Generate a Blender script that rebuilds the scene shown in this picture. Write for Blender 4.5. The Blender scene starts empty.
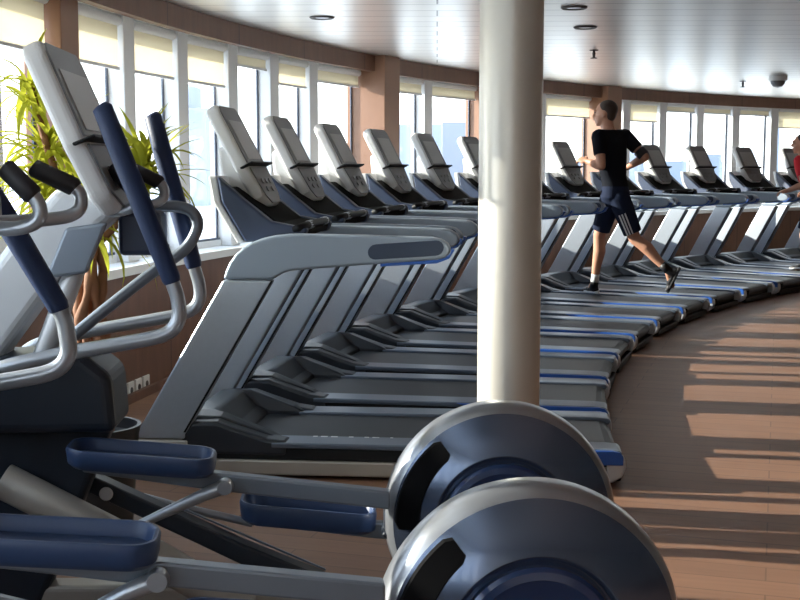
import bpy, bmesh, math, random
from math import sin, cos, pi, radians
from mathutils import Vector, Matrix
random.seed(7)
C = bpy.context.scene.collection
sc = bpy.context.scene

# the gym follows one big circle (the bow of the ship); a = angle along it
CX, CY, R0 = 14.788, 4.135, 13.881
TH0, DTH = 0.0966, 0.0683
H = 1.3437
CEIL = 2.372
RW = 16.60            # inner face of the window wall
RG = 16.84            # glass plane
A_LO, A_HI = -0.49, 1.36

def cpt(R, a, z=0.0):
    return Vector((CX - R*cos(a), CY + R*sin(a), z))

# ------------------------------------------------------------------ materials
def mat(name, col, rough=0.5, metal=0.0, spec=0.5, coat=0.0, noise=0.0, nscale=20.0, bump=0.0, bscale=80.0):
    m = bpy.data.materials.new(name); m.use_nodes = True
    nt = m.node_tree; b = nt.nodes['Principled BSDF']
    b.inputs['Base Color'].default_value = (*col, 1)
    b.inputs['Roughness'].default_value = rough
    b.inputs['Metallic'].default_value = metal
    b.inputs['Specular IOR Level'].default_value = spec
    b.inputs['Coat Weight'].default_value = coat
    tc = nt.nodes.new('ShaderNodeTexCoord')
    if noise > 0:
        n = nt.nodes.new('ShaderNodeTexNoise'); n.inputs['Scale'].default_value = nscale
        n.inputs['Detail'].default_value = 4
        r = nt.nodes.new('ShaderNodeMapRange')
        r.inputs['To Min'].default_value = 1-noise; r.inputs['To Max'].default_value = 1+noise
        mx = nt.nodes.new('ShaderNodeMix'); mx.data_type = 'RGBA'; mx.blend_type = 'MULTIPLY'
        mx.inputs[0].default_value = 1.0
        mx.inputs[6].default_value = (*col, 1)
        nt.links.new(tc.outputs['Object'], n.inputs['Vector'])
        nt.links.new(n.outputs['Fac'], r.inputs['Value'])
        nt.links.new(r.outputs['Result'], mx.inputs[7])
        nt.links.new(mx.outputs[2], b.inputs['Base Color'])
    if bump > 0:
        n2 = nt.nodes.new('ShaderNodeTexNoise'); n2.inputs['Scale'].default_value = bscale
        bp = nt.nodes.new('ShaderNodeBump'); bp.inputs['Strength'].default_value = bump
        bp.inputs['Distance'].default_value = 0.002
        nt.links.new(tc.outputs['Object'], n2.inputs['Vector'])
        nt.links.new(n2.outputs['Fac'], bp.inputs['Height'])
        nt.links.new(bp.outputs['Normal'], b.inputs['Normal'])
    return m

M = {}
M['silver'] = mat('silver_paint', (.46, .52, .60), .30, .55, noise=.05, nscale=60)
M['silver_rail'] = mat('grey_blue_rail_paint', (.29, .355, .44), .38, .35)
M['navy_inset'] = mat('navy_inset', (.035, .055, .10), .55)
M['blue'] = mat('blue_accent', (.02, .10, .42), .35)
M['black'] = mat('black_plastic', (.008, .009, .011), .55, spec=.25)
M['hood'] = mat('charcoal_hood', (.024, .029, .038), .38, noise=.06, nscale=30)
M['belt'] = mat('belt_rubber', (.014, .016, .020), .52, noise=.12, nscale=14)
M['step'] = mat('step_plate', (.115, .145, .195), .34, .3)
M['beige'] = mat('beige_frame_paint', (.40, .37, .33), .40, .3)
M['cap'] = mat('end_cap_grey', (.50, .53, .57), .35, .3)
M['white'] = mat('white_shell', (.80, .81, .82), .35)
M['head'] = mat('console_grey', (.76, .77, .78), .36)
M['bezel'] = mat('bezel_grey', (.15, .155, .16), .35)
M['screen'] = mat('screen_glass', (.36, .365, .36), .3)
M['keys'] = mat('keypad_grey', (.17, .178, .19), .42)
M['wing'] = mat('navy_wing', (.035, .055, .11), .4)
M['efx_face'] = mat('blue_grey_metal', (.115, .155, .245), .20, .75, coat=.35)
M['slot'] = mat('slot_black', (.004, .004, .005), .8, spec=.1)
M['efx_rim'] = mat('rim_silver', (.34, .36, .40), .28, .7)
M['efx_cap'] = mat('navy_gloss', (.016, .042, .125), .16, .2, coat=.6)
M['pedal'] = mat('pedal_blue', (.026, .055, .140), .42)
M['pedal_in'] = mat('pedal_floor_blue', (.022, .045, .115), .6, bump=.4, bscale=120)
M['arm'] = mat('arm_steel', (.22, .26, .32), .32, .5)
M['tube'] = mat('tube_steel', (.42, .46, .52), .28, .55)
M['grip'] = mat('navy_grip', (.012, .032, .10), .55, bump=.3, bscale=200)
M['grip_black'] = mat('black_grip', (.02, .022, .03), .5)
M['efx_dark'] = mat('dark_housing', (.012, .018, .030), .42)
M['mast'] = mat('mast_silver', (.58, .61, .65), .35, .3)
M['wood_post'] = mat('wood_veneer', (.27, .14, .085), .42, noise=.12, nscale=6)
M['sill'] = mat('sill_white', (.80, .81, .80), .4)
M['frame'] = mat('window_frame_grey', (.78, .79, .80), .4)
M['gasket'] = mat('window_gasket_navy', (.10, .12, .17), .5)
M['backwall'] = mat('wall_paint_cream', (.45, .42, .38), .7)
M['column'] = mat('column_cream_gloss', (.72, .70, .65), .38, .45)
M['pot'] = mat('pot_dark', (.03, .032, .035), .4)
M['trunk'] = mat('trunk_bark', (.22, .095, .045), .75, noise=.35, nscale=18, bump=.6, bscale=40)
M['skin'] = mat('skin', (.52, .27, .18), .5, noise=.06, nscale=14)
M['skin2'] = mat('skin_tan', (.50, .25, .165), .5, noise=.06, nscale=14)
M['hair'] = mat('hair_dark', (.035, .020, .014), .6, bump=.6, bscale=260)
M['tee'] = mat('tee_black', (.010, .012, .018), .9, spec=.1, bump=.4, bscale=30)
M['shorts'] = mat('shorts_navy', (.014, .022, .050), .85, spec=.15, bump=.4, bscale=30)
M['stripe'] = mat('stripe_white', (.75, .77, .8), .7)
M['red'] = mat('tee_red', (.62, .012, .03), .8, bump=.4, bscale=30)
M['shoe'] = mat('shoe_black', (.015, .016, .02), .5)
M['sole'] = mat('sole_white', (.7, .72, .74), .6)
M['outlet'] = mat('outlet_white', (.75, .74, .70), .4)
M['fix_dark'] = mat('fixture_dark', (.06, .05, .05), .5)
M['fix_white'] = mat('fixture_white', (.75, .76, .78), .3)
M['build'] = mat('harbour_block', (.30, .335, .40), .8)
M['build_w'] = mat('harbour_white', (.85, .87, .90), .7)
M['deck_white'] = mat('deck_white', (.80, .80, .78), .6)
M['sea'] = mat('sea_water', (.40, .50, .60), .25, noise=.1, nscale=.4)

def translucent(name, col, tfac):
    m = bpy.data.materials.new(name); m.use_nodes = True
    nt = m.node_tree; nt.nodes.clear()
    o = nt.nodes.new('ShaderNodeOutputMaterial'); d = nt.nodes.new('ShaderNodeBsdfDiffuse')
    t = nt.nodes.new('ShaderNodeBsdfTranslucent'); mx = nt.nodes.new('ShaderNodeMixShader')
    d.inputs[0].default_value = (*col, 1); t.inputs[0].default_value = (*col, 1)
    mx.inputs[0].default_value = tfac
    nt.links.new(d.outputs[0], mx.inputs[1]); nt.links.new(t.outputs[0], mx.inputs[2])
    nt.links.new(mx.outputs[0], o.inputs[0]); return m
M['blind'] = translucent('blind_fabric', (.86, .80, .66), .55)
M['leaf'] = translucent('leaf_yellow_green', (.50, .52, .06), .5)

def glass_mat():
    m = bpy.data.materials.new('window_glass'); m.use_nodes = True
    nt = m.node_tree; nt.nodes.clear()
    o = nt.nodes.new('ShaderNodeOutputMaterial')
    t = nt.nodes.new('ShaderNodeBsdfTransparent'); t.inputs[0].default_value = (.94, .97, .98, 1)
    g = nt.nodes.new('ShaderNodeBsdfGlossy'); g.inputs['Roughness'].default_value = .02
    lw = nt.nodes.new('ShaderNodeLayerWeight'); lw.inputs[0].default_value = .3
    fr = nt.nodes.new('ShaderNodeMapRange'); fr.inputs['To Min'].default_value = .03; fr.inputs['To Max'].default_value = .14
    mx = nt.nodes.new('ShaderNodeMixShader')
    nt.links.new(lw.outputs['Facing'], fr.inputs['Value'])
    nt.links.new(fr.outputs[0], mx.inputs[0]); nt.links.new(t.outputs[0], mx.inputs[1]); nt.links.new(g.outputs[0], mx.inputs[2])
    nt.links.new(mx.outputs[0], o.inputs[0]); return m
M['glass'] = glass_mat()

def plank_mat(name, c1, c2, seam, width, length, rough, rotz=0.0, coat=0.0, axis='xy', mortar=.004):
    m = bpy.data.materials.new(name); m.use_nodes = True
    nt = m.node_tree; b = nt.nodes['Principled BSDF']
    tc = nt.nodes.new('ShaderNodeTexCoord'); mp = nt.nodes.new('ShaderNodeMapping')
    mp.inputs['Rotation'].default_value = (0, 0, rotz)
    br = nt.nodes.new('ShaderNodeTexBrick')
    br.inputs['Color1'].default_value = (*c1, 1); br.inputs['Color2'].default_value = (*c2, 1)
    br.inputs['Mortar'].default_value = (*seam, 1); br.inputs['Scale'].default_value = 1
    br.inputs['Mortar Size'].default_value = mortar; br.inputs['Mortar Smooth'].default_value = .2
    br.inputs['Brick Width'].default_value = length; br.inputs['Row Height'].default_value = width
    n = nt.nodes.new('ShaderNodeTexNoise'); n.inputs['Scale'].default_value = 3; n.inputs['Detail'].default_value = 5
    mp2 = nt.nodes.new('ShaderNodeMapping'); mp2.inputs['Scale'].default_value = (1, 12, 1)
    r = nt.nodes.new('ShaderNodeMapRange'); r.inputs['To Min'].default_value = .78; r.inputs['To Max'].default_value = 1.2
    mx = nt.nodes.new('ShaderNodeMix'); mx.data_type = 'RGBA'; mx.blend_type = 'MULTIPLY'; mx.inputs[0].default_value = 1
    L = nt.links
    L.new(tc.outputs['Object'], mp.inputs['Vector']); L.new(mp.outputs[0], br.inputs['Vector'])
    L.new(mp.outputs[0], mp2.inputs['Vector']); L.new(mp2.outputs[0], n.inputs['Vector'])
    L.new(n.outputs['Fac'], r.inputs['Value']); L.new(br.outputs['Color'], mx.inputs[6]); L.new(r.outputs[0], mx.inputs[7])
    L.new(mx.outputs[2], b.inputs['Base Color'])
    b.inputs['Roughness'].default_value = rough; b.inputs['Coat Weight'].default_value = coat
    b.inputs['Coat Roughness'].default_value = .25
    return m
M['floor'] = plank_mat('floor_planks', (.255, .135, .083), (.21, .110, .068), (.14, .075, .047), .14, 1.6, .56, rotz=.3, coat=.05, mortar=.003)

def ceil_mat():
    m = bpy.data.materials.new('ceiling_metal_strips'); m.use_nodes = True
    nt = m.node_tree; b = nt.nodes['Principled BSDF']; L = nt.links
    b.inputs['Base Color'].default_value = (.70, .70, .69, 1)
    b.inputs['Metallic'].default_value = .8; b.inputs['Roughness'].default_value = .34
    tc = nt.nodes.new('ShaderNodeTexCoord'); mp = nt.nodes.new('ShaderNodeMapping'); mp.inputs['Rotation'].default_value = (0, 0, .03)
    br = nt.nodes.new('ShaderNodeTexBrick'); br.inputs['Scale'].default_value = 1
    br.inputs['Color1'].default_value = (.86, .83, .79, 1); br.inputs['Color2'].default_value = (.81, .785, .75, 1)
    br.inputs['Mortar'].default_value = (.22, .20, .19, 1)
    br.inputs['Mortar Size'].default_value = .006; br.inputs['Brick Width'].default_value = 40.0; br.inputs['Row Height'].default_value = .30
    n = nt.nodes.new('ShaderNodeTexNoise'); n.inputs['Scale'].default_value = 2.2
    mp2 = nt.nodes.new('ShaderNodeMapping'); mp2.inputs['Scale'].default_value = (1, .35, 1)
    bp = nt.nodes.new('ShaderNodeBump'); bp.inputs['Strength'].default_value = .12; bp.inputs['Distance'].default_value = .02
    L.new(tc.outputs['Object'], mp.inputs[0]); L.new(mp.outputs[0], br.inputs['Vector'])
    L.new(tc.outputs['Object'], mp2.inputs[0]); L.new(mp2.outputs[0], n.inputs['Vector'])
    L.new(n.outputs['Fac'], bp.inputs['Height']); L.new(bp.outputs[0], b.inputs['Normal'])
    L.new(br.outputs['Color'], b.inputs['Base Color'])
    return m
M['ceiling'] = ceil_mat()

# ------------------------------------------------------------------ helpers
def link_mesh(name, bm, m, parent=None, smooth=False, bevel=0.0, seg=2, loc=None):
    me = bpy.data.meshes.new(name)
    bmesh.ops.recalc_face_normals(bm, faces=bm.faces)
    bm.to_mesh(me); bm.free()
    o = bpy.data.objects.new(name, me); C.objects.link(o)
    me.materials.append(m if not isinstance(m, str) else M[m])
    if smooth:
        for p in me.polygons: p.use_smooth = True
    if bevel > 0:
        b = o.modifiers.new('Bevel', 'BEVEL'); b.width = bevel; b.segments = seg
        b.limit_method = 'ANGLE'; b.angle_limit = radians(35)
    if parent is not None: o.parent = parent
    if loc is not None: o.location = loc
    return o

def tag(o, label, cat, group=None):
    o['label'] = label; o['category'] = cat
    if group: o['group'] = group
    return o
def struct(o):
    o['kind'] = 'structure'; return o
def thing(name, label, cat, loc=(0, 0, 0), rz=0.0, group=None):
    o = bpy.data.objects.new(name, None); C.objects.link(o)
    o.empty_display_size = .1
    o.location = loc; o.rotation_euler = (0, 0, rz)
    return tag(o, label, cat, group)

def add_prism(bm, prof, y0, y1):
    a = [bm.verts.new((x, y0, z)) for x, z in prof]; b = [bm.verts.new((x, y1, z)) for x, z in prof]
    n = len(prof)
    bm.faces.new(a); bm.faces.new(b[::-1])
    for i in range(n): bm.faces.new((a[i], b[i], b[(i+1) % n], a[(i+1) % n]))
def prism(name, prof, y0, y1, m, parent=None, bevel=0.0, smooth=False, seg=2):
    bm = bmesh.new(); add_prism(bm, prof, y0, y1)
    return link_mesh(name, bm, m, parent, smooth, bevel, seg)
def add_box(bm, x0, x1, y0, y1, z0, z1):
    add_prism(bm, [(x0, z0), (x1, z0), (x1, z1), (x0, z1)], y0, y1)
def box(name, x0, x1, y0, y1, z0, z1, m, parent=None, bevel=0.0, seg=2):
    bm = bmesh.new(); add_box(bm, x0, x1, y0, y1, z0, z1)
    return link_mesh(name, bm, m, parent, False, bevel, seg)
def add_loft(bm, rings, closed=True, caps=True):
    vs = [[bm.verts.new(p) for p in r] for r in rings]
    n = len(rings[0])
    for i in range(len(vs)-1):
        for j in range(n if closed else n-1):
            bm.faces.new((vs[i][j], vs[i][(j+1) % n], vs[i+1][(j+1) % n], vs[i+1][j]))
    if caps:
        bm.faces.new(vs[0][::-1]); bm.faces.new(vs[-1])
def smooth_path(pts, n=5):
    P = [Vector(p) for p in pts]; out = []
    for i in range(len(P)-1):
        p0 = P[max(i-1, 0)]; p1 = P[i]; p2 = P[i+1]; p3 = P[min(i+2, len(P)-1)]
        for k in range(n):
            t = k/n
            out.append(.5*((2*p1)+(p2-p0)*t+(2*p0-5*p1+4*p2-p3)*t*t+(3*p1-p0-3*p2+p3)*t**3))
    out.append(P[-1]); return out
def add_tube(bm, pts, rad, n=12):
    P = [Vector(p) for p in pts]; rings = []
    up = None
    for i, p in enumerate(P):
        t = (P[min(i+1, len(P)-1)]-P[max(i-1, 0)]).normalized()
        if up is None:
            up = Vector((0, 0, 1)) if abs(t.z) < .9 else Vector((0, 1, 0))
        s = t.cross(up).normalized(); up = s.cross(t).normalized()
        r = rad[i] if isinstance(rad, (list, tuple)) else rad
        rings.append([p+r*(cos(2*pi*k/n)*s+sin(2*pi*k/n)*up) for k in range(n)])
    add_loft(bm, rings)
def tube(name, pts, rad, m, parent=None, n=12, sm=0):
    bm = bmesh.new(); add_tube(bm, smooth_path(pts, sm) if sm else pts, rad, n)
    o = link_mesh(name, bm, m, parent, True)
    b = o.modifiers.new('Bevel', 'BEVEL'); b.width = .004; b.segments = 2; b.limit_method = 'ANGLE'; b.angle_limit = radians(60)
    return o
def add_lathe(bm, prof, n=48, axis='z', org=(0, 0, 0)):
    rings = []
    o = Vector(org)
    for k in range(n):
        a = 2*pi*k/n
        if axis == 'z': rings.append([o+Vector((r*cos(a), r*sin(a), z)) for r, z in prof])
        else: rings.append([o+Vector((r*cos(a), z, r*sin(a))) for r, z in prof])
    vs = [[bm.verts.new(p) for p in r] for r in rings]
    for k in range(n):
        A = vs[k]; B = vs[(k+1) % n]
        for j in range(len(prof)-1):
            f = [A[j], A[j+1], B[j+1], B[j]]
            try: bm.faces.new(f)
            except ValueError: pass
    bmesh.ops.remove_doubles(bm, verts=bm.verts, dist=1e-5)
def lathe(name, prof, m, parent=None, n=48, axis='z', org=(0, 0, 0), smooth=True, loc=None):
    bm = bmesh.new(); add_lathe(bm, prof, n, axis, org)
    o = link_mesh(name, bm, m, parent, smooth, loc=loc)
    if smooth:
        e = o.modifiers.new('EdgeSplit', 'EDGE_SPLIT'); e.split_angle = radians(32)
    return o
def children(o): return [c for c in bpy.data.objects if c.parent == o]
def copy_tree(o, parent=None):
    c = o.copy(); C.objects.link(c); c.parent = parent
    for ch in children(o): copy_tree(ch, c)
    return c
def place(o, a, r=0.0, side=0.0, z=0.0):
    p = cpt(R0+r, a, z) + side*Vector((sin(a), cos(a), 0))
    o.location = p; o.rotation_euler = (0, 0, pi-a)

# slab in a tilted frame: u along slope (x,z), y lateral, w out of the face
def slab(name, org, u, w, outline, w0, w1, m, parent, bevel=0.0, seg=2):
    bm = bmesh.new()
    def P(uu, y, ww): return Vector((org[0]+u[0]*uu+w[0]*ww, y, org[1]+u[1]*uu+w[1]*ww))
    a = [bm.verts.new(P(uu, y, w0)) for uu, y in outline]; b = [bm.verts.new(P(uu, y, w1)) for uu, y in outline]
    n = len(outline); bm.faces.new(a); bm.faces.new(b[::-1])
    for i in range(n): bm.faces.new((a[i], b[i], b[(i+1) % n], a[(i+1) % n]))
    return link_mesh(name, bm, m, parent, False, bevel, seg)
def sym(pts):   # (u, halfwidth) going up -> closed outline
    return [(u, h) for u, h in pts]+[(u, -h) for u, h in pts[::-1]]

# ------------------------------------------------------------------ treadmill
def head_unit(root, bot, top, thick, hw, split, tray_w):
    u = Vector((top[0]-bot[0], top[1]-bot[1])); Ln = u.length; u /= Ln
    w = (-u[1], u[0])            # towards the user and up
    S = Ln
    housing = slab('console_housing', bot, u, w, sym([(0, hw*.52), (.10*S, hw*.80), (split*S*.92, hw*.98), (split*S, hw), (S-.03, hw), (S, hw-.03)]), -thick, 0, 'head', root, .022, 4)
    housing['label'] = 'pale grey console housing with upright screen'
    bz = slab('bezel', bot, u, w, sym([((split+.015)*S, hw-.012), (S-.04, hw-.014), (S-.012, hw-.045)]), -.004, .004, 'bezel', root, .002)
    slab('screen', bot, u, w, sym([((split+.05)*S, hw-.055), (S-.085, hw-.055)]), -.002, .007, 'screen', bz, .001)
    slab('tray', bot, u, w, [((split-.018)*S, -tray_w), (split*S, -tray_w), (split*S, tray_w), ((split-.018)*S, tray_w)], -.03, .032, 'black', root, .003)
    kp = slab('keypad', bot, u, w, sym([(.015*S, hw*.46), (.10*S, hw*.76), ((split-.03)*S, hw*.95)]), -.002, .004, 'keys', root, .002)
    P = lambda a, y, ww: Vector((bot[0]+u[0]*a+w[0]*ww, y, bot[1]+u[1]*a+w[1]*ww))
    for uu, yy in [(.15, -.07), (.15, .07), (.23, -.10), (.23, 0), (.23, .10)]:
        bm = bmesh.new(); c = uu*S
        ring0 = [P(c+.014*cos(q*pi/5), yy*hw/.24+.022*sin(q*pi/5), .003) for q in range(10)]
        ring1 = [P(c+.014*cos(q*pi/5), yy*hw/.24+.022*sin(q*pi/5), .010) for q in range(10)]
        add_loft(bm, [ring0, ring1]); link_mesh('button', bm, 'bezel', kp)

UP = [(2.11, .17), (1.70, .87), (1.485, .87), (1.88, .19), (1.88, .17)]
RAIL = [(1.70, .872), (1.688, .910), (1.670, .946), (1.645, .981), (1.612, 1.010), (1.572, 1.034), (1.525, 1.051), (1.475, 1.062), (1.42, 1.068), (1.36, 1.070), (1.10, 1.066), (.80, 1.058), (.762, 1.05),
        (.735, 1.032), (.722, 1.010), (.728, .988), (.748, .970), (.78, .962), (1.10, .938), (1.38, .914), (1.41, .910), (1.435, .902), (1.458, .890), (1.475, .880), (1.485, .872)]
def oval(x0, x1, z0, z1, tilt, n=8):
    r = (z1-z0)/2; pts = []
    for k in range(n+1):
        t = -pi/2+pi*k/n; pts.append((x1-r+r*cos(t), (z0+z1)/2+r*sin(t)))
    for k in range(n+1):
        t = pi/2+pi*k/n; pts.append((x0+r+r*cos(t), (z0+z1)/2+r*sin(t)))
    xc = (x0+x1)/2
    return [(x, z+(x-xc)*tilt) for x, z in pts]

def make_treadmill():
    t = thing('treadmill', '', 'treadmill', group='treadmills in the curved row')
    for s in (1, -1):
        y0, y1 = sorted((s*.350, s*.425))
        prism('upright', UP, y0, y1, 'silver', t, .010, seg=3)
        prism('upright_trim', [(1.492, .868), (1.482, .868), (1.877, .20), (1.887, .20)], *sorted((s*.410, s*.4265)), 'black', t, .002)
        prism('foot', [(2.125, .003), (2.115, .165), (1.87, .165), (1.87, .003)], y0, y1, 'beige', t, .008)
        hr = prism('handrail', RAIL, y0, y1, 'silver_rail', t, .014, seg=3)
        yo = s*.4245
        prism('rail_inset', oval(.75, 1.072, .972, 1.037, -.07), *sorted((yo-s*.004, yo+s*.003)), 'navy_inset', hr, .002)
        prism('rail_accent', [(.745, .972), (.78, .963), (1.02, .945), (1.02, .933), (.78, .948), (.728, .968), (.705, 1.005), (.718, 1.01), (.724, .988)], y0+.006, y1-.006, 'blue', hr, .002)
        prism('step_plate', [(.0, .125), (-.012, .143), (.0, .157), (.06, .162), (1.50, .162), (1.50, .138), (.04, .138)], *sorted((s*.262, s*.420)), 'step', t, .006)
        prism('side_accent', [(-.014, .098), (-.014, .135), (.0, .153), (.03, .1595), (.75, .1595), (.55, .098)], *sorted((s*.405, s*.433)), 'blue', t, .004)
        prism('side_skirt', [(.02, .085), (.02, .138), (1.88, .138), (1.88, .085)], *sorted((s*.37, s*.412)), 'black', t, .004)
        prism('frame_rail', [(.06, .018), (.05, .083), (1.89, .083), (1.89, .018)], *sorted((s*.345, s*.42)), 'beige', t, .008)
        prism('end_cap', [(.05, .150), (.0, .148), (-.022, .125), (-.026, .085), (-.010, .045), (.03, .02), (.06, .02)], *sorted((s*.365, s*.427)), 'cap', t, .010, seg=3)
    box('rear_cover', -.012, .08, -.364, .364, .012, .058, 'black', t, .008)
    box('deck', .03, 1.9, -.36, .36, .055, .128, 'black', t, .006)
    bl = prism('running_belt', [(1.70, .150), (.05, .150), (.02, .141), (.0, .122), (-.004, .105), (.003, .085), (.02, .07), (.06, .062), (1.70, .062)], -.255, .255, 'belt', t)
    # motor hood, lofted across the width
    def prof(y):
        a = abs(y)
        rear = 1.655 if a <= .251 else 1.475
        zt = .270-.02*max(0, a-.25)/.16
        zr = .172 if a <= .251 else .166
        fx = 1.95-.05*max(0, a-.25)/.16
        mid = 1.78 if a <= .251 else 1.74
        return [(fx, y, .10), (fx, y, .19), (fx-.07, y, zt), (mid, y, zt), (rear+.05, y, zr+.02), (rear, y, zr-.004), (rear, y, .10)]
    bm = bmesh.new(); add_loft(bm, [prof(y) for y in (-.348, -.335, -.27, -.25, .25, .27, .335, .348)])
    link_mesh('motor_hood', bm, 'hood', t, False, .012, 3)
    for s in (1, -1):   # hood side arms over the deck edge, seen between the uprights
        prism('hood_arm', [(1.90, .10), (1.90, .19), (1.85, .245), (1.74, .250), (1.66, .222), (1.52, .178), (1.43, .166), (1.43, .10)], *sorted((s*.300, s*.418)), 'hood', t, .018, seg=3)
    # console
    prism('console_tray', [(1.74, 1.25), (1.62, 1.035), (1.36, 1.05), (1.35, 1.085), (1.48, 1.11), (1.60, 1.20), (1.70, 1.27)], -.30, .30, 'slot', t, .012)
    for s in (1, -1):
        prism('console_wing', [(1.735, 1.315), (1.715, 1.20), (1.615, 1.030), (1.36, 1.045), (1.34, 1.09), (1.50, 1.12), (1.62, 1.215)], *sorted((s*.30, s*.365)), 'wing', t, .010)
    prism('console_shell', [(1.775, 1.315), (1.755, 1.20), (1.650, 1.02), (1.622, 1.03), (1.722, 1.20), (1.738, 1.315)], -.355, .355, 'white', t, .008)
    head_unit(t, (1.545, 1.185), (1.780, 1.636), .066, .188, .40, .225)
    prism('console_neck', [(1.575, 1.17), (1.60, 1.20), (1.725, 1.45), (1.79, 1.44), (1.775, 1.30), (1.70, 1.14)], -.14, .14, 'head', t, .02, seg=3)
    tube('crossbar', [(1.40, -.352, 1.085), (1.36, -.30, 1.10), (1.36, .30, 1.10), (1.40, .352, 1.085)], .017, 'black', t, 10, 4)
    for s in (1, -1):
        tube('heart_sensor', [(1.36, s*.14, 1.10), (1.36, s*.25, 1.10)], .0195, 'tube', t, 10)
    return t

TL = {
 1: 'nearest treadmill of the curved row, whole silver side and oval-inset handrail in view',
 2: 'second treadmill of the row, just behind the nearest one',
 3: 'third treadmill of the row, console before the window left of the pillar',
 4: 'fourth treadmill of the row, its console before the sunlit wood pillar',
 5: 'fifth treadmill of the row, its console midway between the wood pillar and the cream column',
 6: 'sixth treadmill of the row, its console touching the left edge of the cream column',
 7: 'treadmill with the man in the black T-shirt running on it',
 8: 'treadmill just beyond the running man, console between the column and his chest',
 9: 'treadmill two beyond the running man, its console hidden behind his back and raised elbow',
 10: 'treadmill three beyond the running man, its console right of his raised elbow',
 11: 'treadmill with the man in red standing on it at the right edge',
 12: 'treadmill just beyond the one used by the man in red',
 13: 'farthest treadmill of the row, its console right before the face of the man in red',
}
tm0 = make_treadmill()
for i in range(1, 14):
    o = tm0 if i == 1 else copy_tree(tm0)
    place(o, TH0+(i-1)*DTH); o['label'] = TL[i]
# worn white print marks on the near edge plate of the first machine only
rr = random.Random(3); x = .98
while x < 1.36:
    wd = rr.choice((.012, .02, .03)); box('print_mark', x, x+wd, .272, .284, .1615, .1635, 'white', tm0); x += wd+rr.choice((.015, .025, .05))

# ------------------------------------------------------------------ elliptical trainers
def tray_mesh(x0, x1, y0, y1, zb0, zb1, h, m_out, m_in, parent, name='pedal'):
    # open tub with rounded ends, sloping from (x0,zb0) to (x1,zb1)
    def ring(inset, dz, n=6):
        pts = []; r = .055-inset*.6
        X0, X1, Y0, Y1 = x0+inset, x1-inset, y0+inset, y1-inset
        for cx, cy, a0 in ((X1-r, Y1-r, 0), (X0+r, Y1-r, pi/2), (X0+r, Y0+r, pi), (X1-r, Y0+r, 1.5*pi)):
            for k in range(n+1):
                a = a0+k*pi/2/n; x = cx+r*cos(a); y = cy+r*sin(a)
                f = (x-x0)/(x1-x0); pts.append((x, y, zb0+(zb1-zb0)*f+dz))
        return pts
    bm = bmesh.new()
    add_loft(bm, [ring(.012, 0), ring(.0, .012), ring(-.004, h*.85), ring(.0, h), ring(.006, h), ring(.010, h*.9), ring(.014, .018)], caps=True)
    o = link_mesh(name, bm, m_out, parent, True)
    e = o.modifiers.new('EdgeSplit', 'EDGE_SPLIT'); e.split_angle = radians(40)
    bm = bmesh.new(); add_loft(bm, [ring(.016, .017), ring(.016, .024)])
    link_mesh('pedal_pad', bm, m_in, o)
    return o

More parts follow.
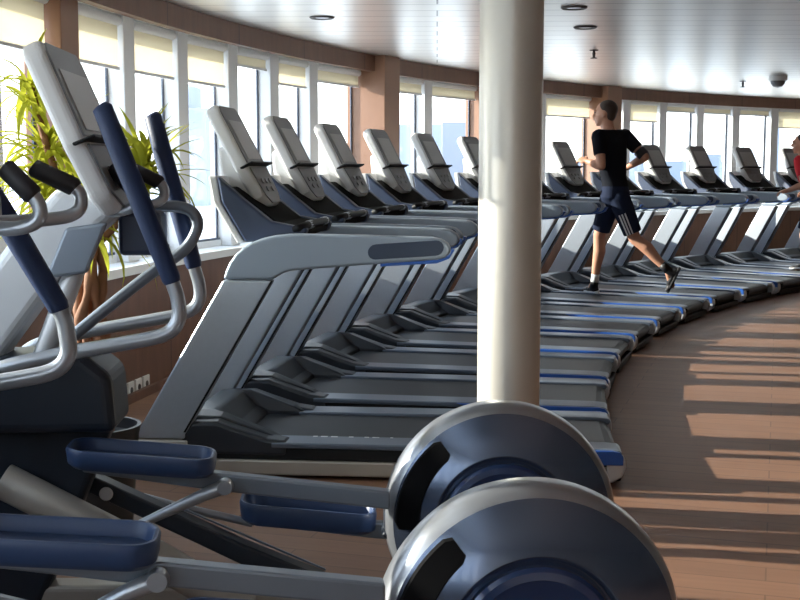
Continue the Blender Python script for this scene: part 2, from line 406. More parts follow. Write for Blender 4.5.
def make_elliptical(label, swing, pedal_dz, back=0.0, first=True):
    t = thing('elliptical_trainer', label, 'elliptical trainer', group='elliptical trainers')
    hx, hz, R = .635, .346, .336
    # rear wheel-shaped housing, axis across the machine
    pr = [(0.0, -.10), (.25, -.10), (.300, -.088), (.320, -.055), (R, .0), (.333, .045), (.323, .072), (.310, .083), (.304, .080)]
    hs = lathe('wheel_housing', pr, 'efx_rim', t, 96, 'y', (hx, 0, hz))
    hs['label'] = 'silver rimmed wheel-shaped rear housing'
    lathe('housing_face', [(.311, .072), (.311, .083), (.292, .092), (.255, .108), (.225, .119), (.199, .126), (.193, .123), (.185, .110), (.172, .106)], 'efx_face', hs, 96, 'y', (hx, 0, hz))
    cp = lathe('housing_cap', [(.176, .102), (.174, .120), (.166, .129), (.150, .132), (.143, .128), (.10, .127), (.05, .131), (0, .132)], 'efx_cap', hs, 72, 'y', (hx, 0, hz))
    bm = bmesh.new()   # moulded rib on the cap
    add_tube(bm, [(hx+.095*cos(radians(d)), .131, hz+.095*sin(radians(d))) for d in range(95, 21, -6)], .008, 8)
    link_mesh('cap_rib', bm, 'efx_cap', cp, True)
    # crank slot on the face, angle from +x (outward) counter clockwise
    bm = bmesh.new(); rings = []
    for k in range(17):
        f = k/16; a = radians(53-56*f)
        ri = .243-.006*f; ro = .303+.004*f
        if k in (0, 16): ri += .008; ro -= .008
        def yf(r): return .122-(r-.215)/.088*.036+.003
        row = []
        for r, dy in ((ri, 0), (ri+.004, .006), (ro-.004, .006), (ro, 0), (ro, -.02), (ri, -.02)):
            row.append((hx+r*cos(a), yf(r)+dy, hz+r*sin(a)))
        rings.append(row)
    add_loft(bm, rings)
    link_mesh('crank_slot', bm, 'slot', hs)
    # pedals: near one forward and high, far one back and low
    dz = pedal_dz
    nr = tray_mesh(1.44-(0 if first else .03), 1.83, .065, .235, .512+dz, .548+dz, .056, 'pedal', 'pedal_in', t)
    fr = tray_mesh(.99, 1.39, -.215, -.05, .262, .305, .066, 'pedal', 'pedal_in', t)
    prism('pedal_arm', [(.958, .402+dz*.9), (.958, .453+dz*.9), (1.44, .513+dz), (1.80, .545+dz), (1.80, .52+dz), (1.44, .463+dz)], .105, .15, 'arm', t, .006)
    prism('pedal_arm', [(.80, .22), (.80, .27), (.99, .285), (1.36, .318), (1.36, .285), (.99, .235)], -.165, -.125, 'arm', t, .006)
    tube('link_rod', [(1.41, .172, .482+dz), (1.47, .172, .458+dz), (1.62, .172, .39+dz*.8), (1.86, .172, .275)], [.021, .018, .0125, .0125], 'tube', t, 12)
    lathe('rod_joint', [(0, -.022), (.020, -.020), (.024, 0), (.020, .020), (0, .022)], 'tube', t, 20, 'y', (1.41, .172, .482+dz))
    tube('link_rod', [(1.36, -.19, .27), (1.60, -.19, .33), (1.90, -.19, .42)], .0125, 'tube', t, 10)
    for o in children(t): o.location.x -= back
    # moving handles
    for s in (1, -1):
        dx = swing if s < 0 else swing*1.0+(0 if first else .17)

        zz = 0 if first else -.02
        pts = [(1.695+dx, s*.25, 1.485), (1.60+dx, s*.25, 1.235), (1.535+dx, s*.25, 1.06), (1.517+dx, s*.25, .995), (1.520+dx*.95, s*.25, .945), (1.555+dx*.9, s*.25, .912),
               (1.64+dx*.75, s*.25, .893), (1.80+dx*.5, s*.248, .866), (1.96+dx*.2, s*.246, .832), (2.035, s*.244, .80), (2.075, s*.24, .745), (2.095, s*.235, .66), (2.10, s*.23, .52)]
        ln = (.055 if first else -.085) if s < 0 else 0
        lean = lambda q: [(x-ln*max(0, (z-1.05)/.45), y, z) for x, y, z in q]
        pts = lean([(x, y, z+zz*min(1, max(0, (z-.8)/.1))) for x, y, z in pts])
        h = tube('moving_handle', pts, .0195, 'tube', t, 12, 5)
        tube('grip', lean([(1.706+dx, s*.25, 1.507+zz), (1.701+dx, s*.25, 1.50+zz), (1.66+dx, s*.25, 1.39+zz), (1.60+dx, s*.25, 1.235+zz), (1.535+dx, s*.25, 1.06+zz), (1.531+dx, s*.25, 1.048+zz)]),
             [.018, .026, .028, .028, .025, .022], 'grip', h, 16)
    # fixed handrail on the far side and upper grips
    if first: tube('fixed_handrail', [(1.74, -.05, 1.235), (1.70, -.17, 1.235), (1.60, -.20, 1.235), (1.54, -.20, 1.225), (1.515, -.20, 1.195), (1.52, -.20, 1.155), (1.56, -.20, 1.10), (1.66, -.19, 1.03), (1.86, -.15, .87), (1.93, -.12, .80)], .0175, 'arm', t, 12, 5)
    for s, g in ((1, ((1.638, 1.346), (1.577, 1.282), (1.567, 1.258))), (-1, ((1.620, 1.346), (1.520, 1.297), (1.510, 1.27)))):
        y = s*.10
        a, b, c = g
        gx = .07 if first else -.015
        b = (a[0]+(b[0]-a[0])*.8, a[1]+(b[1]-a[1])*.8); c = (b[0]-.010, b[1]-.025)
        a, b, c = (a[0]+gx, a[1]), (b[0]+gx, b[1]), (c[0]+gx, c[1])
        tu = tube('upper_grip_bar', [(a[0]-.005, y, a[1]-.004), (b[0], y, b[1]), (c[0]-.004, y, c[1]-.008), (c[0]+.012, y*.95, c[1]-.032), (c[0]+.06, y*.8, c[1]-.042), (1.70+gx, y*.4, 1.235)], .0145, 'tube', t, 12, 4)
        tube('upper_grip', [(a[0]+.004, y, a[1]+.003), (a[0], y, a[1]), (b[0], y, b[1]), (b[0]-.004, y, b[1]-.004)], [.015, .0195, .0205, .017], 'grip_black', tu, 14)
    # mast, tilted back towards the user
    prism('mast', [(1.665, 1.25), (1.86, 1.30), (1.98, 1.17), (2.20, .88), (2.27, .62), (2.09, .60), (2.02, .84), (1.80, 1.13)], -.075, .075, 'mast', t, .03, seg=4)
    prism('mast_panel', [(1.725, 1.20), (1.84, 1.185), (1.90, 1.045), (1.785, 1.06)], .07, .088, 'arm', t, .012)
    tube('mast_strut', [(1.82, .03, 1.09), (1.86, .04, .98), (1.92, .05, .82)], .030, 'mast', t, 14)
    if first: box('cup_holder', 1.60, 1.72, -.16, -.03, 1.10, 1.225, 'wing', t, .015)
    head_unit(t, (1.675, 1.235), (1.862, 1.682), .062, .232, .42, .25)
    # front housing and base
    prism('front_housing', [(1.71, .62), (1.72, .78), (1.80, .845), (2.22, .82), (2.30, .62)], -.13, .13, 'efx_dark', t, .03, seg=4)
    prism('front_leg', [(1.72, .66), (2.26, .66), (2.30, .02), (1.98, .02)], -.05, .05, 'efx_dark', t, .02, seg=3)
    box('front_foot', 2.02, 2.16, -.30, .30, .003, .09, 'beige', t, .02, 3)
    tube('ramp_beam', [(2.03, .095, .488), (1.64, .095, .275), (1.36, .095, .10)], .050, 'beige', t, 20)
    prism('ramp_track', [(1.90, .445), (1.90, .50), (1.73, .415), (1.38, .245), (1.14, .14), (1.14, .09), (1.38, .18)], -.125, -.055, 'efx_dark', t, .008)
    prism('track_edge', [(1.60, .352), (1.60, .358), (1.14, .147), (1.14, .141)], -.126, -.118, 'arm', t)
    lathe('badge', [(0, .004), (.016, .004), (.020, 0), (.020, -.004)], 'white', t, 24, 'y', (1.775, -.052, .405))
    prism('base_spine', [(2.10, .06), (2.10, .165), (1.15, .155), (.62, .12), (.62, .03), (1.15, .06)], -.045, .045, 'beige', t, .015, seg=3)
    box('spine_joint', 1.43, 1.52, -.052, .052, .05, .176, 'arm', t, .01)
    box('rear_foot', .50, .66, -.33, .33, .003, .07, 'beige', t, .02, 3)
    prism('housing_support', [(.56, .06), (.70, .06), (.98, .30), (.90, .36)], -.04, .05, 'efx_dark', t, .01)
    return t
e2 = make_elliptical('elliptical trainer beside the nearest treadmill, its console before the plant', 0.0, 0.0)
place(e2, -.054, 0.0, .12)
e1 = make_elliptical('nearest elliptical trainer, its blue wheel housing lowest in the photo, bottom left', .055, .06, .065, False)
place(e1, -.1125, .145, .085)

# ------------------------------------------------------------------ room
def arc(R, a0=A_LO, a1=A_HI, n=96): return [cpt(R, a0+(a1-a0)*k/n) for k in range(n+1)]
def arc_solid(name, ri, ro, z0, z1, m, a0=A_LO, a1=A_HI, n=96):
    bm = bmesh.new(); rings = []
    for k in range(n+1):
        a = a0+(a1-a0)*k/n
        rings.append([cpt(ri, a, z0), cpt(ro, a, z0), cpt(ro, a, z1), cpt(ri, a, z1)])
    add_loft(bm, rings); return struct(link_mesh(name, bm, m))
XR = 13.0
def sheet(name, z0, z1, m, R):
    pts = arc(R); a1 = pts[-1]; a0 = pts[0]
    poly = pts+[Vector((XR, a1.y, 0)), Vector((XR, a0.y, 0))]
    bm = bmesh.new()
    lo = [bm.verts.new((p.x, p.y, z0)) for p in poly]; hi = [bm.verts.new((p.x, p.y, z1)) for p in poly]
    bm.faces.new(lo); bm.faces.new(hi[::-1])
    for i in range(len(poly)): bm.faces.new((lo[i], lo[(i+1) % len(poly)], hi[(i+1) % len(poly)], hi[i]))
    return struct(link_mesh(name, bm, m))
sheet('floor', -.12, 0, 'floor', RW+.30)
sheet('ceiling', CEIL, CEIL+.12, 'ceiling', RW+.30)

def arc_wood():
    m = bpy.data.materials.new('wood_panels'); m.use_nodes = True
    nt = m.node_tree; b = nt.nodes['Principled BSDF']; L = nt.links
    uv = nt.nodes.new('ShaderNodeTexCoord')
    mp = nt.nodes.new('ShaderNodeMapping'); mp.inputs['Location'].default_value = (-CX, -CY, 0)
    gr = nt.nodes.new('ShaderNodeTexGradient'); gr.gradient_type = 'RADIAL'
    mul = nt.nodes.new('ShaderNodeMath'); mul.operation = 'MULTIPLY'; mul.inputs[1].default_value = 88
    fr = nt.nodes.new('ShaderNodeMath'); fr.operation = 'FRACT'
    lt = nt.nodes.new('ShaderNodeMath'); lt.operation = 'LESS_THAN'; lt.inputs[1].default_value = .012
    n = nt.nodes.new('ShaderNodeTexNoise'); n.inputs['Scale'].default_value = 3; n.inputs['Detail'].default_value = 5
    mp2 = nt.nodes.new('ShaderNodeMapping'); mp2.inputs['Scale'].default_value = (6, 6, .8)
    rp = nt.nodes.new('ShaderNodeValToRGB')
    rp.color_ramp.elements[0].color = (.115, .055, .035, 1); rp.color_ramp.elements[1].color = (.21, .105, .066, 1)
    mx = nt.nodes.new('ShaderNodeMix'); mx.data_type = 'RGBA'; mx.inputs[7].default_value = (.07, .035, .025, 1)
    L.new(uv.outputs['Object'], mp.inputs[0]); L.new(mp.outputs[0], gr.inputs[0]); L.new(gr.outputs['Fac'], mul.inputs[0])
    L.new(mul.outputs[0], fr.inputs[0]); L.new(fr.outputs[0], lt.inputs[0])
    L.new(uv.outputs['Object'], mp2.inputs[0]); L.new(mp2.outputs[0], n.inputs['Vector']); L.new(n.outputs['Fac'], rp.inputs[0])
    L.new(rp.outputs[0], mx.inputs[6]); L.new(lt.outputs[0], mx.inputs[0]); L.new(mx.outputs[2], b.inputs['Base Color'])
    b.inputs['Roughness'].default_value = .42
    return m
M['wood'] = arc_wood()
arc_solid('wall_left', RW+.02, RW+.28, 0, .735, 'wood')
arc_solid('trim_1', RW-.01, RW+.30, .735, .785, 'sill')              # window sill
arc_solid('trim_2', RW, RW+.06, 2.225, CEIL-.002, 'wood')            # timber beam over the windows
arc_solid('trim_3', RW+.06, RW+.30, 2.26, CEIL-.002, 'sill')         # soffit over the blinds
arc_solid('trim_4', RG-.03, RG+.03, 2.15, 2.26, 'frame')             # window head
arc_solid('trim_5', RG-.03, RG+.03, .785, .83, 'frame')              # window bottom rail
arc_solid('trim_6', RW-.03, RW+.0, .0, .05, 'wood')                   # low skirting
# posts
PIL = [.1415, .450, .5955, .7465]
FIN = [.197, .246, .296, .340, .384, .412, .5225, .671, .784, .833, .883, .931, .982, 1.031, 1.08, 1.13, 1.18, 1.23, 1.28, 1.33,
       .093, .046, .0, -.042, -.091, -.14, -.189, -.238, -.287, -.336, -.385, -.434]
FIN.remove(.412)
tn = 7
posts = []
for k, a in enumerate(PIL):
    hw = .0095 if k else .007
    ri = 16.50 if k else 16.68
    bm = bmesh.new()
    rings = [[cpt(ri, b, z), cpt(RG+.05, b, z), cpt(RG+.05, c, z), cpt(ri, c, z)] for z, b, c in ((.0, a-hw, a+hw), (CEIL-.002, a-hw, a+hw))]
    add_loft(bm, rings); struct(link_mesh('trim_%d' % tn, bm, 'wood_post', None, False, .006)); tn += 1
    posts.append((a-hw, a+hw))
for a in FIN:
    hw = .0047
    bm = bmesh.new()
    rings = [[cpt(RW+.13, a-hw, z), cpt(RG+.05, a-hw, z), cpt(RG+.05, a+hw, z), cpt(RW+.13, a+hw, z)] for z in (.785, 2.26)]
    add_loft(bm, rings); struct(link_mesh('trim_%d' % tn, bm, 'frame', None, False, .006)); tn += 1
    # raised centre strip
    posts.append((a-hw, a+hw))
posts.sort()
blind_drop = {}
wn = 1
def quad_arc(bm, ri, ro, a0, a1, z0, z1):
    add_loft(bm, [[cpt(ri, a, z0), cpt(ro, a, z0), cpt(ro, a, z1), cpt(ri, a, z1)] for a in (a0, (a0+a1)/2, a1)])
rb = random.Random(11)
for (p0, p1), (q0, q1) in zip(posts[:-1], posts[1:]):
    a0, a1 = p1, q0
    if a1-a0 < .012: continue
    mid = (a0+a1)/2
    e = .0014
    bm = bmesh.new()   # frame: slim dark gasket frame
    quad_arc(bm, RG-.005, RG+.005, a0, a0+e, .83, 2.15); quad_arc(bm, RG-.005, RG+.005, a1-e, a1, .83, 2.15)
    quad_arc(bm, RG-.02, RG+.02, a0, a1, .83, .845); quad_arc(bm, RG-.02, RG+.02, a0, a1, 2.13, 2.15)
    f = struct(link_mesh('window_%d' % wn, bm, 'gasket')); wn += 1
    bm = bmesh.new(); quad_arc(bm, RG-.004, RG+.004, a0+e, a1-e, .845, 2.13)
    link_mesh('pane', bm, 'glass', f)
    if mid < .275: drop = 1.945
    elif mid < .33: drop = 2.12
    elif mid < .365: drop = 2.03
    elif mid < .44: drop = 2.10
    elif mid < .73: drop = 2.10 if mid < .63 else 1.99
    elif mid < .83: drop = 1.98
    elif mid < .98: drop = 2.13
    else: drop = 1.96
    bm = bmesh.new(); quad_arc(bm, RW+.155, RW+.158, a0+.002, a1-.002, drop, 2.20)
    link_mesh('blind_fabric', bm, 'blind', f)
    bm = bmesh.new(); quad_arc(bm, RW+.148, RW+.165, a0+.0015, a1-.0015, drop-.018, drop)
    link_mesh('blind_bar', bm, 'frame', f)
    pa, pb = cpt(RW+.16, a0+.001, 2.215), cpt(RW+.16, a1-.001, 2.215)
    tube('blind_roller', [pa, pb], .032, 'frame', f, 14)
# closing walls
pb, pt = cpt(RW+.30, A_LO), cpt(RW+.30, A_HI)
struct(box('wall_back', pb.x-.1, XR+.1, pb.y-.12, pb.y, 0, CEIL, 'backwall'))
struct(box('wall_right', XR, XR+.12, pb.y, pt.y, 0, CEIL, 'backwall'))
struct(box('wall_front', pt.x-.1, XR+.1, pt.y, pt.y+.12, 0, CEIL, 'backwall'))

# column in front of the treadmills
bm = bmesh.new(); add_lathe(bm, [(0, 0), (.15, 0), (.15, .03), (.122, .035), (.122, CEIL-.004), (0, CEIL-.004)], 64, 'z')
col = link_mesh('column', bm, 'column', None, True, loc=(.425, 4.72, 0))
col.modifiers.new('EdgeSplit', 'EDGE_SPLIT').split_angle = radians(32)
struct(col)

# ceiling fixtures
def downlight(x, y, label):
    o = thing('ceiling_downlight', label, 'ceiling light', (x, y, CEIL), group='round ceiling fittings')
    lathe('ring', [(.0, -.004), (.05, -.004), (.075, -.012), (.085, -.006), (.085, 0), (0, 0)], 'fix_dark', o, 28)
    lathe('lens', [(0, -.007), (.045, -.006), (.048, -.003)], 'fix_white', o, 24)
downlight(1.11, 7.93, 'round dark ceiling fitting nearest the camera, right of the column')
downlight(1.346, 9.02, 'round dark ceiling fitting just beyond the nearest one right of the column')
downlight(-.53, 8.44, 'round ceiling fitting above the windows left of the column')
def sprinkler(x, y, label):
    o = thing('fire_sprinkler', label, 'sprinkler', (x, y, CEIL), group='ceiling sprinklers')
    lathe('escutcheon', [(0, -.008), (.035, -.006), (.04, 0), (0, 0)], 'fix_dark', o, 20)
    lathe('sprinkler_head', [(0, -.075), (.03, -.072), (.03, -.068), (.010, -.062), (.014, -.03), (.010, -.008)], 'fix_dark', o, 16)
sprinkler(1.683, 10.745, 'small dark ceiling sprinkler above the running man')
sprinkler(4.022, 14.483, 'small dark ceiling sprinkler beside the camera dome')
dm = thing('camera_dome', 'grey camera dome hanging from the ceiling near the right edge', 'camera', (4.195, 13.71, CEIL))
lathe('dome_base', [(0, 0), (.10, 0), (.10, -.05), (.085, -.055)], 'fix_white', dm, 28)
lathe('dome_cover', [(.082, -.05), (.075, -.085), (.05, -.115), (.0, -.128)], 'keys', dm, 28)

# power outlets low on the wood wall
for a, lab in ((.1745, 'leftmost of the three white power outlets low on the wood wall'), (.1815, 'middle one of the three white power outlets low on the wood wall'), (.1885, 'rightmost of the three white power outlets low on the wood wall')):
    o = thing('power_outlet', lab, 'outlet', cpt(RW+.02, a, .05), pi-a, 'power outlets on the wood wall')
    box('plate', -.014, 0, -.045, .045, -.04, .06, 'outlet', o, .004)
    bm = bmesh.new(); add_lathe(bm, [(0, 0), (.018, 0), (.02, .003)], 16, 'z')
    bm.transform(Matrix.Translation((-.0165, 0, .01)) @ Matrix.Rotation(pi/2, 4, 'Y'))
    link_mesh('socket', bm, 'fix_dark', o)

# potted plant between the ellipticals and the window wall
pl = thing('potted_plant', 'tall potted plant with braided brown trunk and spiky yellow-green leaves by the windows', 'plant', (-1.155, 4.55, 0))
lathe('pot', [(0, .0), (.13, .0), (.16, .34), (.17, .38), (.155, .38), (.145, .34), (0, .33)], 'pot', pl, 32)
bm = bmesh.new()
for k in range(6):
    pts = []
    for j in range(25):
        f = j/24; a = k*pi/3+f*(4.6 if k % 2 else -4.2); r = .046*(1-.25*f)+.013*sin(11*f+k*1.3)
        pts.append((r*cos(a), r*sin(a), .30+.78*f))
    add_tube(bm, pts, [.019+.006*sin(j*1.3+k) for j in range(25)], 9)
tr = link_mesh('trunk', bm, 'trunk', pl, True)
bm = bmesh.new(); rl = random.Random(5)
def leaf(bm, base, az, el, L, wd, droop):
    d = Vector((cos(az), sin(az), 0)); sd = Vector((-sin(az), cos(az), 0)); n = 7
    p = Vector(base); e = el; rows = []
    for k in range(n+1):
        f = k/n; w = wd*(sin(pi*min(1, f*.9+.12)))**.8*(1 if f < .97 else .15)
        up = Vector((-cos(az)*sin(e), -sin(az)*sin(e), cos(e)))
        rows.append((p-sd*w+up*w*.35, p.copy(), p+sd*w+up*w*.35))
        p = p+(d*cos(e)+Vector((0, 0, 1))*sin(e))*L/n; e -= droop/n
    vs = [[bm.verts.new(q) for q in r] for r in rows]
    for k in range(n):
        for j in range(2): bm.faces.new((vs[k][j], vs[k][j+1], vs[k+1][j+1], vs[k+1][j]))
heads = [((-.03, .0, 1.15), .9, 70), ((-.17, .05, 1.20), .75, 70), ((-.16, .02, 1.38), .8, 70), ((.20, .03, 1.30), .75, 100), ((-.20, -.02, 1.62), .6, 40)]
for (bx, by, bz), s, nn in heads:
    for k in range(nn):
        leaf(bm, (bx+rl.uniform(-.02, .02), by+rl.uniform(-.02, .02), bz+rl.uniform(-.05, .10)*s), rl.uniform(0, 2*pi), rl.uniform(-.3, 1.35), rl.uniform(.26, .46)*s, rl.uniform(.008, .014), rl.uniform(.5, 2.0))
fo = link_mesh('foliage', bm, 'leaf', pl, True)
bm = bmesh.new()
for (bx, by, bz), s, nn in heads[1:]:
    add_tube(bm, smooth_path([(0, 0, 1.04), (bx*.6, by*.6, (1.04+bz)/2), (bx, by, bz+.02)], 4), .014, 8)
link_mesh('branches', bm, 'trunk', pl, True)

# ------------------------------------------------------------------ people
def cone(bm, p0, r0, p1, r1, n=14):
    p0, p1 = Vector(p0), Vector(p1)
    for p, r in ((p0, r0), (p1, r1)):
        bmesh.ops.create_icosphere(bm, subdivisions=2, radius=r, matrix=Matrix.Translation(p))
    add_tube(bm, [p0, p1], [r0, r1], n)
def ball(bm, c, sx, sy, sz, B):      # ellipsoid in body frame B (columns fwd, left, up)
    mt = Matrix.Translation(Vector(c)) @ B.to_4x4() @ Matrix.Diagonal((sx, sy, sz, 1))
    bmesh.ops.create_icosphere(bm, subdivisions=3, radius=1.0, matrix=mt)
def torso(bm, st, n=24):              # st: (center, left vec, half width, fwd vec, half depth)
    add_loft(bm, [[c+l*(hw*cos(2*pi*k/n))+f*(hd*sin(2*pi*k/n)) for k in range(n)] for c, l, hw, f, hd in st])
def solidify(o, vox, it=6):
    r = o.modifiers.new('Remesh', 'REMESH'); r.mode = 'VOXEL'; r.voxel_size = vox; r.use_smooth_shade = True
    s = o.modifiers.new('Smooth', 'SMOOTH'); s.iterations = it; s.factor = .5
def hand(bm, wrist, dirv, palm_n, curl, side):
    d = Vector(dirv).normalized(); nrm = Vector(palm_n); nrm = (nrm-d*nrm.dot(d)).normalized(); l = nrm.cross(d)*side
    W = Vector(wrist)
    Bm = Matrix((d, l, nrm)).transposed()
    ball(bm, W+d*.045, .052, .040, .018, Bm)
    cone(bm, W-d*.02, .026, W+d*.02, .027, 10)
    for k, (off, ln) in enumerate(((.030, .066), (.010, .074), (-.010, .070), (-.029, .056))):
        p = W+d*.082+l*off; a = curl*.4; seg = (ln*.48, ln*.30, ln*.24); r = .0092
        for sgl in seg:
            q = p+(d*cos(a)+nrm*sin(a))*sgl
            cone(bm, p, r, q, r*.92, 8); p = q; a += curl*.55; r *= .93
    p = W+d*.025+l*.034; q = p+(d*.6+l*.6+nrm*.35).normalized()*.040; cone(bm, p, .0125, q, .0105, 8)
    q2 = q+(d*.85+nrm*.5).normalized()*.032; cone(bm, q, .0105, q2, .009, 8)

def person(label, J, fwd, tee, tee_name, skin, hands, face_yaw=0.0, k=1.0):
    J = {a: Vector(b) for a, b in J.items()}
    base = Vector((J['pelvis'].x, J['pelvis'].y, min(J['toR'].z, J['toL'].z)))
    root = thing('person', label, 'person', (0, 0, 0))
    f = Vector(fwd).normalized(); up = Vector((0, 0, 1)); l = up.cross(f)
    sl = (J['shL']-J['shR']); sl.z = 0; sl.normalize(); sf = sl.cross(up)
    hf = (Matrix.Rotation(face_yaw, 3, 'Z') @ f).normalized(); hl = up.cross(hf)
    HB = Matrix((hf, hl, up)).transposed()
    pe, ch, ne, he = J['pelvis'], J['chest'], J['neck'], J['head']
    waist = pe.lerp(ch, .42)
    bm = bmesh.new()
    st = [(pe-up*.10*k, l, .10*k, f, .09*k), (pe-up*.03*k, l, .160*k, f, .118*k), (pe+up*.06*k, l, .150*k, f, .108*k), (waist, (l+sl).normalized(), .132*k, (f+sf).normalized(), .095*k),
          (ch, sl, .158*k, sf, .112*k), (ch.lerp(ne, .45), sl, .172*k, sf, .108*k), (ch.lerp(ne, .78), sl, .150*k, sf, .085*k), (ne-up*.015, sl, .085*k, sf, .065*k), (ne+up*.02, sl, .055*k, sf, .056*k)]
    torso(bm, st)
    cone(bm, ne-up*.03, .062*k, he-up*.05+hf*.0, .056*k)
    # head
    ball(bm, he+up*.022-hf*.008, .098*k, .077*k, .100*k, HB)
    ball(bm, he-up*.040+hf*.028, .068*k, .060*k, .072*k, HB)
    ball(bm, he-up*.092+hf*.066, .024*k, .030*k, .022*k, HB)      # chin
    cone(bm, he+hf*.084+up*.022, .010, he+hf*.108-up*.020, .0155, 10)  # nose
    ball(bm, he+hf*.090+up*.034, .016, .052, .012, HB)            # brow
    ball(bm, he+hf*.088-up*.055, .015, .024, .006, HB)            # lips
    ball(bm, he+hf*.088-up*.066, .014, .021, .006, HB)
    for s in (1, -1):
        ball(bm, he+hl*(s*.078*k)-hf*.005-up*.005, .020, .011, .032, HB)   # ears
        ball(bm, he+hf*.080+hl*(s*.030)+up*.015, .012, .013, .010, HB)     # eyelids
    # arms, legs
    for s in ('L', 'R'):
        cone(bm, J['sh'+s], .056*k, J['el'+s], .040*k); cone(bm, J['el'+s], .041*k, J['el'+s].lerp(J['ha'+s], .3), .043*k)
        cone(bm, J['el'+s].lerp(J['ha'+s], .3), .043*k, J['ha'+s], .027*k)
        cone(bm, ch.lerp(ne, .6), .075*k, J['sh'+s], .060*k)
        hp, kn, an = J['hip'+s], J['kn'+s], J['an'+s]
        cone(bm, hp, .092*k, hp.lerp(kn, .5), .078*k); cone(bm, hp.lerp(kn, .5), .078*k, kn, .056*k)
        d = (an-kn).normalized(); bk = (-f+d*f.dot(d)).normalized()
        mid = kn.lerp(an, .32)+bk*.018
        cone(bm, kn, .054*k, mid, .060*k); cone(bm, mid, .060*k, kn.lerp(an, .7), .042*k); cone(bm, kn.lerp(an, .7), .042*k, an, .034*k)
        cone(bm, an, .036, J['to'+s].lerp(J['he'+s], .4), .03)
        dr, pn, cu = hands[s]
        hand(bm, J['ha'+s], dr, pn, cu, 1 if s == 'L' else -1)
    body = link_mesh('body', bm, skin, root, True); solidify(body, .0075*k, 4)
    body['label'] = 'bare skin of head, arms and legs'
    # eyes
    for s in (1, -1):
        bm = bmesh.new(); ball(bm, he+hf*.089+hl*(s*.030)+up*.014, .009, .012, .006, HB); link_mesh('eye', bm, 'fix_dark', root, True)
    # hair
    bm = bmesh.new()
    ball(bm, he+up*.042-hf*.022, .096*k, .081*k, .088*k, HB)
    ball(bm, he-hf*.044+up*.004, .060*k, .074*k, .076*k, HB)
    hb = link_mesh('hair', bm, 'hair', root, True); solidify(hb, .008, 4)
    # shirt
    g = .016*k; bm = bmesh.new()
    st2 = [(pe+up*.030*k, l, .166*k, f, .124*k), (pe+up*.08*k, l, .160*k, f, .118*k)] + [(c, a, hw+g, b, hd+g) for c, a, hw, b, hd in st[3:7]] + [(ne-up*.02, sl, .098*k, sf, .078*k), (ne+up*.004, sl, .066*k, sf, .066*k)]
    torso(bm, st2)
    for s in ('L', 'R'):
        e = J['sh'+s].lerp(J['el'+s], .62)
        cone(bm, J['sh'+s], .070*k, J['sh'+s].lerp(e, .6), .064*k); add_tube(bm, [J['sh'+s].lerp(e, .3), e], [.066*k, .062*k], 18)
        cone(bm, ch.lerp(ne, .6), .085*k, J['sh'+s], .070*k)
    sh = link_mesh(tee_name, bm, tee, root, True); solidify(sh, .009*k, 3)
    # shorts
    bm = bmesh.new()
    torso(bm, [(pe-up*.12*k, l, .12*k, f, .105*k), (pe-up*.04*k, l, .174*k, f, .132*k), (pe+up*.07*k, l, .163*k, f, .120*k)])
    for s in ('L', 'R'):
        hp, kn = J['hip'+s], J['kn'+s]
        e = hp.lerp(kn, .86)
        cone(bm, hp, .104*k, hp.lerp(kn, .4), .098*k); add_tube(bm, [hp.lerp(kn, .1), hp.lerp(kn, .5), e], [.102*k, .094*k, .086*k], 20)
    so = link_mesh('shorts', bm, 'shorts', root, True); solidify(so, .009*k, 3)
    for s in ('L', 'R'):
        to, hl_, an = J['to'+s], J['he'+s], J['an'+s]
        d = (to-hl_).normalized(); 
        upf = (an-hl_.lerp(to, .3)); upf = (upf-d*upf.dot(d)).normalized(); sd = upf.cross(d)
        bm = bmesh.new(); Bf = Matrix((d, sd, upf)).transposed()
        ctr = hl_
        ball(bm, hl_+d*.02+upf*.035, .045, .036, .040, Bf); ball(bm, hl_+d*.10+upf*.030, .085, .042, .034, Bf)
        ball(bm, hl_+d*.19+upf*.018, .060, .044, .026, Bf); cone(bm, hl_+d*.045+upf*.04, .042, an+(an-J['kn'+s]).normalized()*.0, .041)
        shx = link_mesh('shoe', bm, 'shoe', root, True); solidify(shx, .007, 4)
        bm = bmesh.new(); rr = []
        for zz, ins in ((-.006, .004), (.0, 0), (.014, 0), (.018, .004)):
            ring = []
            for q in range(28):
                a = 2*pi*q/28; xx = .105+(.148-ins)*cos(a); yy = (.046-ins)*sin(a)*(1-.14*cos(a+pi))
                ring.append(hl_+d*xx+sd*yy+upf*(zz+.002))
            rr.append(ring)
        add_loft(bm, rr); link_mesh('sole', bm, 'sole' if s == 'R' else 'shoe', shx, True)
        bm = bmesh.new(); dl = (an-J['kn'+s]).normalized()
        add_tube(bm, [an-dl*.075, an-dl*.04, an-dl*.0], [.039, .038, .042], 16); link_mesh('sock', bm, 'sole' if s == 'R' else 'shoe', root, True)
    return root, J, l, f, up

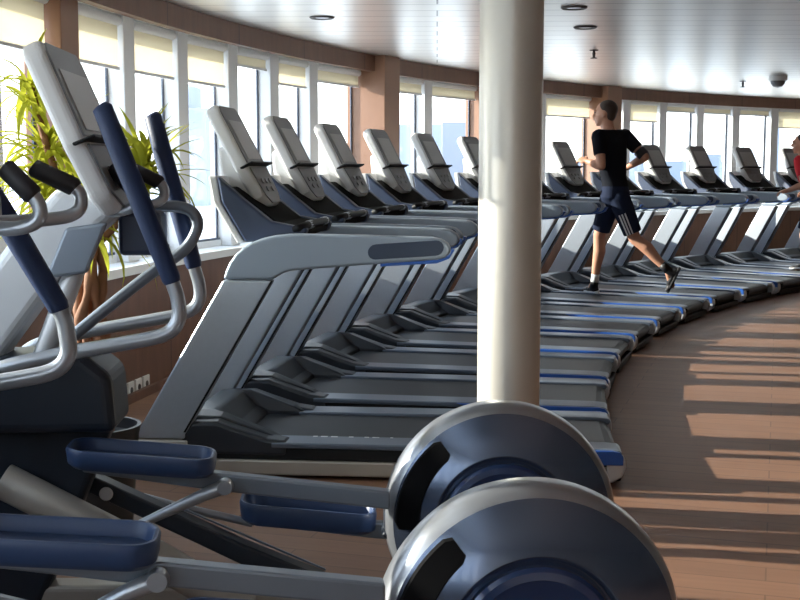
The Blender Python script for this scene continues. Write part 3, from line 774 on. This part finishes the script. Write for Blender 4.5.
f7 = (-cos(.506), sin(.506), 0)
JR = {'pelvis': (2.004, 11.4, 1.123), 'chest': (1.96, 11.4, 1.49), 'neck': (1.937, 11.4, 1.705), 'head': (1.905, 11.42, 1.853),
 'shL': (1.822, 11.27, 1.642), 'shR': (2.112, 11.53, 1.652), 'elL': (1.840, 11.2, 1.373), 'haL': (1.735, 11.34, 1.415),
 'elR': (2.282, 11.43, 1.457), 'haR': (2.157, 11.6, 1.364), 'hipL': (2.028, 11.32, 1.079), 'hipR': (1.981, 11.48, 1.075),
 'knR': (1.888, 11.56, .714), 'anR': (1.862, 11.60, .275), 'toR': (1.80, 11.85, .164), 'heR': (1.885, 11.62, .168),
 'knL': (2.18, 11.3, .70), 'anL': (2.47, 11.2, .42), 'toL': (2.49, 11.30, .180), 'heL': (2.565, 11.17, .410)}
run, J, rl_, rf_, rup = person('man running on a treadmill in a black T-shirt and navy shorts with white side stripes', JR, f7, 'tee', 'tee_shirt', 'skin',
    {'L': ((-.75, .6, .25), (.3, .5, -.6), 1.3), 'R': ((-.7, .6, -.35), (-.3, -.4, .6), 1.3)}, face_yaw=.12)
# phone band on his right upper arm, stripes on the left leg of his shorts
bm = bmesh.new(); s0, e0 = J['shR'], J['elR']
add_tube(bm, [s0.lerp(e0, .70), s0.lerp(e0, .95)], [.058, .054], 20); link_mesh('phone_armband', bm, 'grip_black', run, True)
bm = bmesh.new(); hp, kn = J['hipL'], J['knL']; ax = (kn-hp).normalized()
outw = (rl_-ax*rl_.dot(ax)).normalized(); sd = ax.cross(outw)
for q in (-.30, 0.0, .30):
    rows = []
    for k in range(9):
        fq = .36+.50*k/8; c = hp.lerp(kn, fq); r = (.1035-.0175*fq*1.1)+.003
        row = []
        for dq in (-.075, 0, .075):
            a = q+dq; row.append(c+(outw*cos(a)+sd*sin(a))*r)
        for dq in (.075, 0, -.075):
            a = q+dq; row.append(c+(outw*cos(a)+sd*sin(a))*(r-.008))
        rows.append(row)
    add_loft(bm, rows)
link_mesh('side_stripes', bm, 'stripe', run)

f11 = (-cos(.779), sin(.779), 0)
JP = {'pelvis': (4.80, 14.25, 1.04), 'chest': (4.73, 14.25, 1.33), 'neck': (4.70, 14.25, 1.50), 'head': (4.665, 14.27, 1.635),
 'shL': (4.60, 14.13, 1.44), 'shR': (4.87, 14.37, 1.44), 'elL': (4.64, 14.05, 1.17), 'haL': (4.49, 14.17, 1.098),
 'elR': (4.95, 14.42, 1.18), 'haR': (4.86, 14.60, 1.10), 'hipL': (4.78, 14.17, 1.0), 'hipR': (4.83, 14.33, 1.0),
 'knR': (4.76, 14.37, .58), 'anR': (4.80, 14.40, .235), 'toR': (4.66, 14.52, .162), 'heR': (4.84, 14.35, .166),
 'knL': (4.80, 14.15, .59), 'anL': (4.96, 14.09, .235), 'toL': (4.84, 14.20, .162), 'heL': (4.99, 14.05, .168)}
person('man in a red T-shirt holding a handrail at the right edge of the photo', JP, f11, 'red', 'tee_shirt', 'skin2',
    {'L': ((-.75, .5, -.15), (.1, .1, -1), 1.0), 'R': ((-.6, .6, -.3), (.1, .1, -1), 1.0)}, face_yaw=.35, k=.95)

# ------------------------------------------------------------------ outside
bm = bmesh.new(); add_box(bm, -900, 300, -300, 1500, -14.2, -14); struct(link_mesh('sea', bm, 'sea'))
bm = bmesh.new()  # white deck sheet, added to bounce sun and sky light up onto the ceiling
rings = [[cpt(RW+.45, a, -1.2), cpt(RW+70, a, -1.2), cpt(RW+70, a, -1.0), cpt(RW+.45, a, -1.0)] for a in [A_LO-.3+(A_HI-A_LO+.5)*k/48 for k in range(49)]]
add_loft(bm, rings); od = struct(link_mesh('trim_60', bm, 'deck_white')); od['label'] = 'white deck added outside the windows to bounce light onto the ceiling'
def block(name, label, x, y, w, d, z0, z1, m, rz=0.0, steps=()):
    o = thing(name, label, 'building', (x, y, z0), rz, 'harbour buildings outside')
    box('wall', -w/2, w/2, -d/2, d/2, 0, z1-z0, m, o)
    for (sx, sw, sh) in steps: box('roof_block', sx-sw/2, sx+sw/2, -d*.3, d*.3, z1-z0, z1-z0+sh, m, o)
    return o

for nm, x, y, wd, dp, zt, st, lb in (
    ('harbour_building', -13.6, 82, 2.6, 8, 5.2, ((-.5, 1.0, 1.6),), 'pale blue block seen through the window left of the nearest treadmill console'),
    ('harbour_building', -19.4, 84, 2.4, 8, 3.0, (), 'pale blue block seen through the window behind the moving handles'),
    ('harbour_building', 1.0, 86, 3.6, 8, 4.3, ((.6, 1.2, 1.2),), 'pale blue block in the window just right of the wood pillar'),
    ('harbour_building', 4.8, 100, 3.0, 8, 5.0, (), 'pale blue block in the window left of the cream column'),
    ('harbour_shed', 22, 106, 15, 10, 2.0, ((-3, 3, .9), (4, 2, .6)), 'long low blue-grey shed seen through the windows at the right'),
    ('harbour_tower', 27.3, 92, 1.3, 3, 5.3, (), 'narrow pale blue tower seen through a window at the far right')):
    block(nm, lb, x, y, wd, dp, -14, zt, 'build', 0, st)

# ------------------------------------------------------------------ light
w = bpy.data.worlds.new('sky'); sc.world = w; w.use_nodes = True
nt = w.node_tree; nt.nodes.clear(); L = nt.links
ow = nt.nodes.new('ShaderNodeOutputWorld'); bg = nt.nodes.new('ShaderNodeBackground')
tc = nt.nodes.new('ShaderNodeTexCoord'); sp = nt.nodes.new('ShaderNodeSeparateXYZ'); rp = nt.nodes.new('ShaderNodeValToRGB')
L.new(tc.outputs['Generated'], sp.inputs[0]); L.new(sp.outputs['Z'], rp.inputs[0]); L.new(rp.outputs[0], bg.inputs[0]); L.new(bg.outputs[0], ow.inputs[0])
rp.color_ramp.elements[0].position = 0.0; rp.color_ramp.elements[0].color = (1.0, .985, .96, 1)
rp.color_ramp.elements[1].position = .7; rp.color_ramp.elements[1].color = (.62, .78, 1.0, 1)
bg.inputs['Strength'].default_value = 3.2
sd = bpy.data.lights.new('sun', 'SUN'); sd.energy = 11.0; sd.angle = radians(.6); sd.color = (1.0, .90, .76)
so = bpy.data.objects.new('sun', sd); C.objects.link(so)
el = radians(17); sdir = Vector((-.985*cos(el), .172*cos(el), sin(el)))
so.rotation_euler = sdir.to_track_quat('Z', 'Y').to_euler(); so.location = (-20, 5, 8)

# ------------------------------------------------------------------ camera
cd = bpy.data.cameras.new('camera'); cd.sensor_width = 36; cd.lens = 1218.7*36/800; cd.clip_end = 3000; cd.clip_start = .05
cam = bpy.data.objects.new('camera', cd); C.objects.link(cam)
cam.location = (0, 0, H); cam.rotation_euler = (pi/2-.1069, 0, 0); sc.camera = cam
vs = sc.view_settings; vs.view_transform = 'Standard'; vs.look = 'None'; vs.gamma = 1; vs.use_curve_mapping = False; vs.exposure = 0.42
sc.cycles.max_bounces = 8; sc.cycles.transparent_max_bounces = 16
